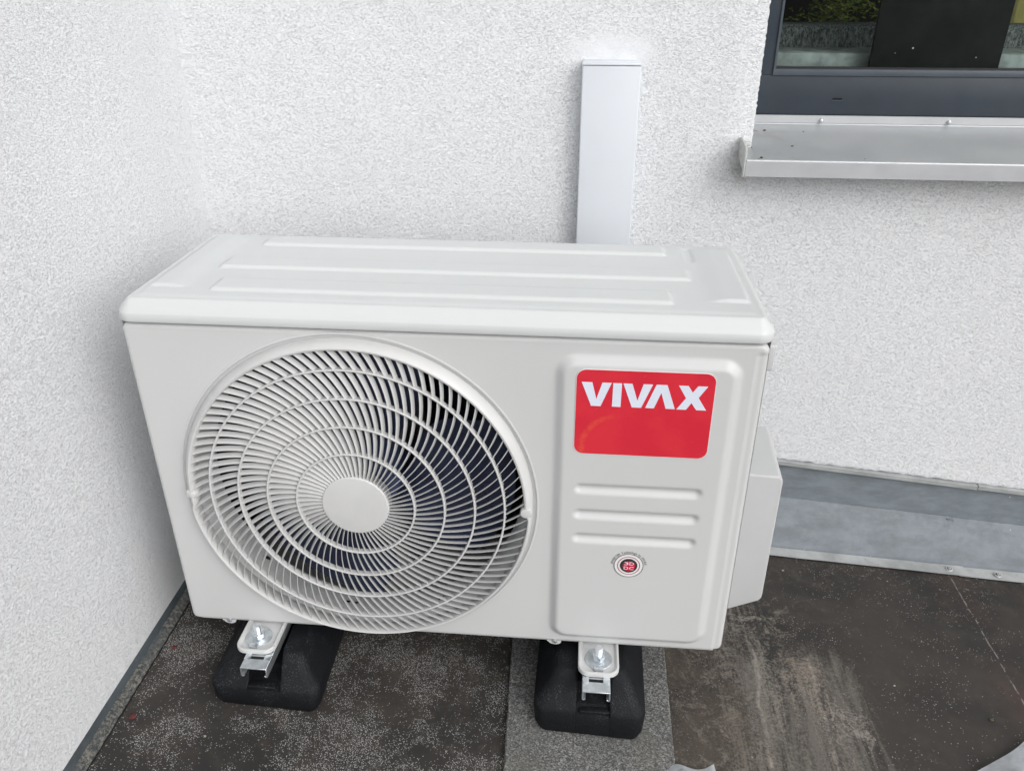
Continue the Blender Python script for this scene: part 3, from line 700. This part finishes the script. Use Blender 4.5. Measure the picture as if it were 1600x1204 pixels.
bm = bmesh.new(); box(bm, .0022, .545, .236, .276, .0045, .498); obj('heat_exchanger', bm, 'coil', ac, smooth=0)
bm = bmesh.new(); box(bm, .546, .548, .020, .280, .0045, .498); box(bm, .0022, .546, .088, .0895, .475, .498); box(bm, .0022, .548, .090, .280, .4985, .4990)
box(bm, .0022, .0032, .0905, .2355, .0045, .498); box(bm, .0035, .545, .0905, .2355, .0042, .0060); obj('inner_partition', bm, 'dark', ac, smooth=0)
bm = bmesh.new(); box(bm, .318, .350, .150, .160, .010, .495); box(bm, .222, .254, .150, .160, .010, .495)
for zz in (.33, .335, .17): box(bm, .2225, .3495, .1485, .1495, zz - .004, zz + .004)
mb = obj('motor_bracket', bm, 'motor', ac, bevel=.001)
bm = bmesh.new(); cyl(bm, (CX, .095, CZ), (CX, .149, CZ), .056, .056, 40); obj('motor', bm, 'motor', mb, bevel=.004)
fan = bpy.data.objects.new('fan', None); C.objects.link(fan); fan.parent = ac; fan.location = Vector((CX, .07, CZ)) - ac.location
bm = bmesh.new(); cyl(bm, (CX, .046, CZ), (CX, .092, CZ), .046, .056, 48); obj('fan_hub', bm, 'navy', fan, bevel=.004, segs=3)
for b_ in range(3):
    bm = bmesh.new(); nr, na = 14, 18; G = []
    for i in range(nr + 1):
        t = i / nr; r_ = .050 + .162 * t; row = []
        for j in range(na + 1):
            s_ = j / na; a = -62 + b_ * 120 + (s_ * (82 + 26 * math.sin(math.pi * min(1, t * 1.1)))) + 22 * t * t - 6
            yy = .040 + .050 * (1 - s_) + .008 * math.sin(s_ * math.pi) * (1 - t)
            row.append(bm.verts.new((CX + r_ * math.cos(R(a)), yy, CZ + r_ * math.sin(R(a)))))
        G.append(row)
    for i in range(nr):
        for j in range(na): bm.faces.new((G[i][j], G[i + 1][j], G[i + 1][j + 1], G[i][j + 1]))
    bmesh.ops.solidify(bm, geom=bm.faces[:], thickness=.002); obj('fan_blade', bm, 'navy', fan, smooth=60)

# grille
def gy(r): return -.0180 + .0060 * (r / .24) ** 2
bm = bmesh.new(); n = 256
up = [(.2412, .0012), (.2404, -.0040), (.2382, -.0090), (.2352, -.0134), (.2328, -.0148), (.2306, -.0142), (.2292, -.0118), (.2288, .0040)]
dn = [(.2412, .0012), (.2406, -.0040), (.2396, -.0092), (.2378, -.0140), (.2364, -.0149), (.2350, -.0143), (.2342, -.0118), (.2340, .0040)]
rings = []
for i in range(n):
    a = 360 * i / n; s_ = smooth01((a + 3.5) / 3) if a < 90 else (1 - smooth01((a - 183.5) / 3) if a < 270 else smooth01((a - 360 + 3.5) / 3))
    rings.append([bm.verts.new((CX + (p[0] * s_ + q[0] * (1 - s_)) * math.cos(R(a)), p[1], CZ + (p[0] * s_ + q[0] * (1 - s_)) * math.sin(R(a)))) for p, q in zip(up, dn)])
for i in range(n):
    A, B = rings[i], rings[(i + 1) % n]
    for k in range(len(up) - 1): bm.faces.new((A[k], A[k + 1], B[k + 1], B[k]))
RR = [.0455, .0812, .1222, .1630, .2032, .2325]
for r_ in RR[1:5]:
    y = gy(r_) - .0012; w = .00125
    lathe(bm, [(r_ - w, y + .0005), (r_ - w * .5, y), (r_ + w * .5, y), (r_ + w, y + .0005), (r_ + w, y + .0085), (r_ - w, y + .0085)], CX, CZ, 200)
NB = [60, 71, 83, 93, 99]
def psi(r): return R(6 + (r - .046) / .19 * 33)
for k in range(5):
    ra, rb = RR[k] - .001, RR[k + 1] + (.0008 if k < 4 else .0015); m = 7; th = [0.0]; rs = [ra + (rb - ra) * i / m for i in range(m + 1)]
    for i in range(m):
        rm = (rs[i] + rs[i + 1]) / 2; th.append(th[-1] + math.tan(psi(rm)) / rm * (rs[i + 1] - rs[i]))
    dep = .0082; lean = -.0026
    for b_ in range(NB[k]):
        a0 = 2 * math.pi * (b_ + .37 * k) / NB[k]; rows = []
        for i in range(m + 1):
            a = a0 + th[i]; r_ = rs[i]; p = Vector((CX + r_ * math.cos(a), 0, CZ + r_ * math.sin(a))); ta = a + psi(r_); nrm = Vector((-math.sin(ta), 0, math.cos(ta)))
            y = gy(r_); h = .00059
            rows.append([bm.verts.new(p + nrm * (h * s1 + lean * (yy - y) / dep) + Vector((0, yy, 0))) for s1, yy in ((-.85, y + dep), (-1, y + .0007), (-.45, y), (.45, y), (1, y + .0007), (.85, y + dep))])
        for i in range(m):
            A, B = rows[i], rows[i + 1]
            for q in range(5): bm.faces.new((A[q], B[q], B[q + 1], A[q + 1]))
            bm.faces.new((A[5], B[5], B[0], A[0]))
gr = obj('fan_grille', bm, 'grille', ac, smooth=40)
bm = bmesh.new(); lathe(bm, [(.0001, -.0194), (.042, -.0193), (.0450, -.0188), (.0462, -.0175), (.0462, .0)], CX, CZ, 72, closed=False); obj('hub_cap', bm, 'grille', gr, smooth=30)
for sx in (-1, 1):
    bm = bmesh.new(); x0 = CX + sx * .2315; z0 = CZ - (.0015 if sx > 0 else -.0005)
    cyl(bm, (x0, -.0150, z0), (x0, .004, z0), .0072 if sx > 0 else .0048, .0078, 24)
    box(bm, min(x0, x0 + sx * .008), max(x0, x0 + sx * .008), -.0138, .003, z0 - .0055, z0 + .0062); obj('clip', bm, 'grille', gr, bevel=.0012)

# stickers
YS = -.0098
bm = bmesh.new(); prism(bm, rrect(.5762, .7447, .3412, .4621, .0125, 8), YS, -.0080); st = obj('logo_sticker', bm, 'stickwhite', ac, smooth=0)
bm = bmesh.new(); prism(bm, rrect(.5768, .7441, .3418, .4615, .0119, 8), YS - .00025, -.0082); obj('red_field', bm, 'red', st, smooth=0)
LET = [[(.583, .4447), (.596, .4447), (.6018, .4216), (.6082, .4447), (.6195, .4447), (.6074, .4119), (.5957, .4119)], [(.6214, .4447), (.632, .4447), (.632, .4119), (.6214, .4119)],
       [(.6336, .4447), (.6446, .4447), (.6520, .4216), (.6581, .4447), (.6694, .4447), (.6572, .4119), (.6458, .4119)], [(.6622, .4119), (.6736, .4447), (.6867, .4447), (.6984, .4119), (.6872, .4119), (.6802, .4338), (.6728, .4119)],
       [(.7004, .4447), (.7119, .4447), (.7178, .4358), (.7235, .4447), (.7353, .4447), (.7255, .4287), (.7363, .4117), (.7243, .4117), (.7176, .4213), (.7118, .4117), (.7001, .4117), (.7105, .4277)]]
bm = bmesh.new()
for L in LET: prism(bm, L, YS - .00045, YS - .0001)
obj('lettering', bm, 'letter', st, smooth=0)
EX, EZ = .6585, .1622
em = bpy.data.objects.new('emblem', None); C.objects.link(em); em.parent = ac; em.location = Vector((EX, -.009, EZ)) - ac.location
def disc(name, r0, r1, y, mat, cx=EX, cz=EZ, n=64):
    bm = bmesh.new()
    if r0 <= 0: vs = [bm.verts.new((cx + r1 * math.cos(2 * math.pi * i / n), y, cz + r1 * math.sin(2 * math.pi * i / n))) for i in range(n)]; bm.faces.new(vs)
    else: lathe(bm, [(r0, y), (r1, y)], cx, cz, n, closed=False)
    me_o = obj(name, bm, mat, em, smooth=0); return me_o
disc('disc', 0, .0200, -.00955, 'stickwhite'); disc('outer_ring', .0193, .0203, -.00975, 'ring_grey'); disc('inner_ring', .0146, .0156, -.00975, 'crimson')
disc('core', 0, .0120, -.00975, 'ink'); disc('core_glow', 0, .0084, -.00995, 'emb_red', EX + .0004, EZ - .0006)
def glyph(ch, size):
    cu = bpy.data.curves.new('t', 'FONT'); cu.body = ch; cu.size = size; cu.resolution_u = 2; o = bpy.data.objects.new('t', cu); C.objects.link(o); bpy.context.view_layer.update()
    me = bpy.data.meshes.new_from_object(o.evaluated_get(bpy.context.evaluated_depsgraph_get())); bpy.data.objects.remove(o); bpy.data.curves.remove(cu); return me
def add_text(bm, me, M4):
    m2 = me.copy(); m2.transform(M4); bm.from_mesh(m2); bpy.data.meshes.remove(m2)
UP = Matrix(((1, 0, 0, 0), (0, 0, -1, 0), (0, 1, 0, 0), (0, 0, 0, 1)))        # text plane -> x,z plane facing -y
bm = bmesh.new(); txt = 'INVERTER Technology by VIVAX'; sz = .0050; gl = []
for ch in txt:
    if ch == ' ': gl.append((None, .0014, 0)); continue
    me = glyph(ch, sz); xs = [v.co.x for v in me.vertices]; gl.append((me, max(xs) - min(xs), min(xs)))
tot = sum(g[1] for g in gl) + .00042 * (len(gl) - 1); rad = .0215; span = R(168); k = span * rad / tot; pos = 0
for me, w, x0 in gl:
    a = R(174) - (pos + w / 2) * k / rad
    if me:
        T = Matrix.Translation((EX + rad * math.cos(a), -.0096, EZ + rad * math.sin(a))) @ Matrix.Rotation(-(a - math.pi / 2), 4, 'Y') @ UP @ Matrix.Diagonal((k, 1, 1, 1)) @ Matrix.Translation((-x0 - w / 2, 0, 0))
        add_text(bm, me, T)
    pos += w + .00042
obj('arc_text', bm, 'ink', em, smooth=0)
bm = bmesh.new()
for row, zz in (('3D', .0012), ('DC', -.0068)):
    x = -.0074
    for ch in row:
        me = glyph(ch, .0078); xs = [v.co.x for v in me.vertices]; w = max(xs) - min(xs)
        s_ = .0062 / w; add_text(bm, me, Matrix.Translation((EX + x + .0010, -.01010, EZ + zz)) @ UP @ Matrix.Diagonal((s_, 1.0, 1, 1)) @ Matrix.Translation((-min(xs), 0, 0))); x += .0074
obj('core_text', bm, 'letter', em, smooth=0)
bm = bmesh.new(); mm = glyph('URG', .016); add_text(bm, mm, Matrix.Translation((.3095, .0932, .310)) @ Matrix.Rotation(R(80), 4, 'Y') @ UP); obj('motor_mark', bm, 'ink', mb, smooth=0)
bm = bmesh.new(); prism(bm, rrect(.302, .330, .276, .312, .004), .0936, .0945); obj('motor_label', bm, 'motor', mb, smooth=0)

# ------------------------------------------------------------------ mounting feet of the unit, with their bolts
def bolt(parent, x, y, z0, n=6):
    bm = bmesh.new(); lathe_z(bm, [(.0001, z0 + .0016), (.0190, z0 + .0016), (.0200, z0 + .0010), (.0200, z0), (.0001, z0)], x, y, 40); obj('washer', bm, 'galv', parent, smooth=30)
    bm = bmesh.new(); cyl(bm, (x, y, z0 + .0016), (x, y, z0 + .0030), .0085, .0085, 24); cyl(bm, (x, y, z0 + .0032), (x, y, z0 + .0105), .0098, .0098, 6); obj('nut', bm, 'bolt', parent, bevel=.0006, smooth=20)
    bm = bmesh.new(); prof = []; zz = z0 + .0080
    while zz < z0 + .0235: prof += [(.0050, zz), (.0059, zz + .0008)]; zz += .0016
    prof += [(.0047, zz), (.0001, zz + .0004)]
    lathe_z(bm, prof, x, y, 20); obj('threaded_bolt', bm, 'bolt', parent, smooth=20)
    bm = bmesh.new(); box(bm, x - .0065, x + .0065, y - .0245, y - .0165, z0 + .0010, z0 + .0060); obj('clamp_tab', bm, 'bolt', parent, bevel=.001)
def lathe_z(bm, prof, cx, cy, n=32):
    rings = [[bm.verts.new((cx + r * math.cos(2 * math.pi * i / n), cy + r * math.sin(2 * math.pi * i / n), z)) for i in range(n)] for r, z in prof]
    for k in range(len(rings) - 1):
        for i in range(n):
            j = (i + 1) % n; bm.faces.new((rings[k][i], rings[k][j], rings[k + 1][j], rings[k + 1][i]))
def mount(x, yf, yaw, dirn=1):
    """plate of painted steel with a raised rim, from under the base pan out to yf"""
    bm = bmesh.new(); hw = .0295; r = .016; yb = .010 if dirn == 1 else .270; y0 = yf
    def outline(ins, z, rr):
        o = []; w = hw - ins; f = y0 + ins * dirn
        o.append((x + w, yb, z))
        for a in range(0, 91, 15): o.append((x + w - rr + rr * math.cos(R(a)), f + dirn * (rr - rr * math.sin(R(a))), z))
        for a in range(90, 181, 15): o.append((x - w + rr + rr * math.cos(R(a)), f + dirn * (rr - rr * math.sin(R(a))), z))
        o.append((x - w, yb, z)); return [bm.verts.new(p) for p in o]
    L = [outline(*q) for q in ((0, -.0050, r), (0, .0008, r), (.0006, .0020, r), (.0028, .0022, r * .85), (.0040, .0010, r * .78), (.0066, -.0020, r * .6))]
    for A, B in zip(L, L[1:]):
        for i in range(len(A) - 1): bm.faces.new((A[i], A[i + 1], B[i + 1], B[i]))
    bm.faces.new(L[-1]); bm.faces.new([bm.verts.new((v.co.x, v.co.y, -.0049)) for v in L[0]])
    return bm
for x, xb, yf, dr in ((.1175, .1150, -.0560, 1), (.6250, .6250, -.0560, 1), (.1175, .1175, .335, -1), (.6250, .6250, .335, -1)):
    f = obj('mounting_foot', mount(x, yf, 0, dr), 'paint', ac, smooth=35)
    bolt(f, xb, yf + .030 * dr, -.0019)

# ------------------------------------------------------------------ rubber mat, rubber feet and their rails
bm = bmesh.new(); n = 240; rnd = random.Random(3); top = []
def matx(y, s): return (.4905 - .0353 * y if s == 0 else .7418 + .006 * y)
rows = []
for i in range(n + 1):
    y = -1.1 + 1.48 * i / n; j0, j1 = rnd.uniform(-.0007, .0007), rnd.uniform(-.0007, .0007)
    xa, xb = matx(y, 0) + j0, matx(y, 1) + j1
    rows.append([bm.verts.new(p) for p in ((xa, y, roofz(xa) - .001), (xa + .0006, y, roofz(xa) + .0085), (xa + .0025, y, roofz(xa) + .010), (xb - .0025, y, roofz(xb) + .010), (xb - .0006, y, roofz(xb) + .0085), (xb, y, roofz(xb) - .001))])
for i in range(n):
    for k in range(5): bm.faces.new((rows[i][k], rows[i + 1][k], rows[i + 1][k + 1], rows[i][k + 1]))
for r_ in (rows[0], rows[-1]): bm.faces.new(r_)
tag(obj('rubber_mat', bm, 'pad', smooth=0), 'grey speckled rubber granulate strip lying on the roof under the right foot', 'mat')

def foot(xc, yf, lift, xr, ztop, label, yaw, wide=0):
    root = thing('support_block', label, 'rubber foot', (xc, .14, roofz(xc) + lift), 'rubber feet under the air conditioner')
    bm = bmesh.new()
    L = [(0.0, .0705, .006, .012), (.05, .0750, .001, .014), (.16, .0800, -.001, .017), (.44, .0822, .000, .018), (.52, .0808, .003, .018), (.57, .0755, .009, .017), (.84, .0600, .024, .015), (.93, .0550, .030, .013), (.98, .0505, .0345, .012), (1.0, .0470, .038, .011)]
    def plan(x0, x1, y0, y1, ro, ri, side):
        """rectangle with large corners on its outer side and small ones beside the groove"""
        out = []; rl, rr_ = (ro, ri) if side < 0 else ((ri, ro) if side > 0 else (ri, ri))
        for cx, cy, a0, r in ((x1 - rr_, y1 - rr_, 0, rr_), (x0 + rl, y1 - rl, 90, rl), (x0 + rl, y0 + rl, 180, rl), (x1 - rr_, y0 + rr_, 270, rr_)):
            for q in range(7):
                a = R(a0 + 15 * q); out.append((cx + r * math.cos(a), cy + r * math.sin(a)))
        return out
    def stack(side, levels):
        rows = []
        for t, x0, x1, y0, y1, ro, ri in levels:
            row = []
            for x, y in plan(x0, x1, y0, y1, ro, ri, side):
                x2 = x + (y - .1) * yaw * (1 if side else 0); zb = roofz(x2) + lift - .0005; row.append(bm.verts.new((x2, y, zb + (ztop - zb) * t)))
            rows.append(row)
        for A, B in zip(rows, rows[1:]):
            for q in range(len(A)): bm.faces.new((A[q], A[(q + 1) % len(A)], B[(q + 1) % len(A)], B[q]))
        bm.faces.new(rows[0]); bm.faces.new(rows[-1])
    g = .0240
    for side in (-1, 1):
        lv = []
        for t, hw, dy, r in L:
            o = xc + side * (hw + wide); n_ = xr + side * (g + .0015 * (t < .5)); ri = .0005 if t < .5 else .0035 + .003 * (t > .9)
            lv.append((t, min(o, n_), max(o, n_), yf + dy, .365 - dy, r, ri))
        stack(side, lv)
    H = ztop - (roofz(xr) + lift); tf = (H - .047) / H; tb = (H - .022) / H
    q4 = lambda t, dy: (t, xr - g - .012, xr + g + .012, yf + dy + .0003, .35, .0005, .0005)
    stack(0, [q4(0, .0061), q4(.05, .0011), q4(.16, -.0008), q4(.40, .0001), q4(.44, .0016), q4(.46, .0090), q4(max(.50, tf), .016)])
    stack(0, [(.3, xr - g - .010, xr + g + .010, yf + .034, .335, .003, .003), (tb, xr - g - .010, xr + g + .010, yf + .034, .345, .003, .003)])
    body = obj('rubber_body', bm, 'rubber', root, smooth=50)
    bm = bmesh.new(); box(bm, xr - .0225, xr + .0225, yf + .0040, yf + .0180, ztop - H + H * .445, ztop - H + H * .445 + .0055); obj('ledge', bm, 'rubber', body, bevel=.0022, segs=3)
    # galvanised channel let into the top
    bm = bmesh.new(); y0, y1 = -.0825, .36; w = .0195; t = .0018; zt = -.0062; zb = ztop - .006 if False else zt - .0205
    pr = [(-w, zb + .0035), (-w + .0032, zb + .0035), (-w + .0050, zb + .0052), (-w + .0042, zb + .0066), (-w + .0020, zb + .0052), (-w + t * .9, zb + .0062), (-w + t, zt - t), (w - t, zt - t), (w - t * .9, zb + .0062), (w - .0020, zb + .0052), (w - .0042, zb + .0066), (w - .0050, zb + .0052), (w - .0032, zb + .0035), (w, zb + .0035), (w + .0006, zb + .006), (w, zt), (-w, zt), (-w - .0006, zb + .006)]
    prism(bm, [(xr + a, b) for a, b in pr], y0, y1)
    rail = obj('steel_channel', bm, 'galv', root, bevel=.0003, segs=1)
    bm = bmesh.new(); box(bm, xr - .0105, xr + .0095, -.0645, -.0595, zt - .0003, zt + .0003); obj('slot', bm, 'black', rail, smooth=0)
    for a, b in ((-.0195, -.0108), (.0098, .0195)):
        bm = bmesh.new(); box(bm, xr + a, xr + b, -.0672, -.0560, zt + .0002, zt + .0014); obj('tab', bm, 'bolt', rail, bevel=.0004)
    return root
foot(.1262, -.0770, 0, .1262, -.0150, 'black rubber foot under the fan end, standing directly on the dark roof', -.03, .0015)
foot(.6170, -.0700, .010, .6220, -.0150, 'black rubber foot under the red sticker end, standing on the grey mat', .015)

# ------------------------------------------------------------------ odds and ends on the roof
def crumple(pts, hfun, seed, thick=.0006, n=34):
    """sheet spanned over a quad (4 corners, x y) lifted by hfun(u, v)"""
    rnd = random.Random(seed); bm = bmesh.new(); ph = [(rnd.uniform(3, 14), rnd.uniform(3, 14), rnd.uniform(0, 6)) for _ in range(7)]
    A, B, Cc, D = [Vector(p) for p in pts]; V = []
    for i in range(n + 1):
        row = []
        for j in range(n + 1):
            u, v = i / n, j / n; p = (A * (1 - u) + B * u) * (1 - v) + (D * (1 - u) + Cc * u) * v
            w = sum(abs(math.sin(a * u + b * v + c)) for a, b, c in ph) / 7
            q = Vector((p.x + .006 * math.sin(9 * v + 3 * u), p.y + .006 * math.sin(11 * u + 2), 0)); z = roofz(q.x) + .002 + hfun(u, v) + .018 * w * min(1, 6 * min(u, 1 - u, v, 1 - v) + .25)
            row.append(bm.verts.new((q.x, q.y, z)))
        V.append(row)
    for i in range(n):
        for j in range(n): bm.faces.new((V[i][j], V[i + 1][j], V[i + 1][j + 1], V[i][j + 1]))
    bmesh.ops.solidify(bm, geom=bm.faces[:], thickness=thick); return bm
tag(obj('plastic_sheet', crumple([(1.00, -.185), (1.45, -.38), (1.55, -.02), (1.283, .012)], lambda u, v: .004, 5), 'film', smooth=50), 'crumpled whitish plastic film in the bottom right corner of the roof', 'plastic film')
tag(obj('plastic_sheet', crumple([(.66, -.30), (.86, -.30), (.800, -.092), (.690, -.115)], lambda u, v: .004, 9), 'film', smooth=50), 'small tip of whitish plastic film near the end of the grey mat', 'plastic film')
for (x, y, r_, lab) in ((-.0548, .0175, .0042, 'dried dark red berry husk nearer the left rubber foot'), (-.0541, -.1177, .0050, 'dried dark red berry husk nearer the bottom left of the roof')):
    bm = bmesh.new(); bmesh.ops.create_icosphere(bm, subdivisions=2, radius=r_)
    for v in bm.verts: v.co = Vector((v.co.x * random.uniform(.85, 1.15), v.co.y * random.uniform(.7, 1.1), v.co.z * .45)) + Vector((x, y, roofz(x) + r_ * .4))
    tag(obj('berry_husk', bm, 'leaf_red', smooth=0), lab, 'debris')
for (x, y, r_, lab, mt) in ((1.2523, .0551, .0028, 'flat dark stone chip on the roof left of the plastic film', 'stem'), (1.118, .105, .0016, 'tiny white pebble alone on the bare dark roof', 'pebble'), (.062, -.135, .0016, 'tiny pale pebble on the roof in front of the left rubber foot', 'pebble')):
    bm = bmesh.new(); bmesh.ops.create_icosphere(bm, subdivisions=1, radius=r_)
    for v in bm.verts: v.co = Vector((v.co.x * 1.4, v.co.y * random.uniform(.8, 1.1), v.co.z * .6)) + Vector((x, y, roofz(x) + r_ * .5))
    tag(obj('pebble', bm, mt, smooth=0), lab, 'pebble')
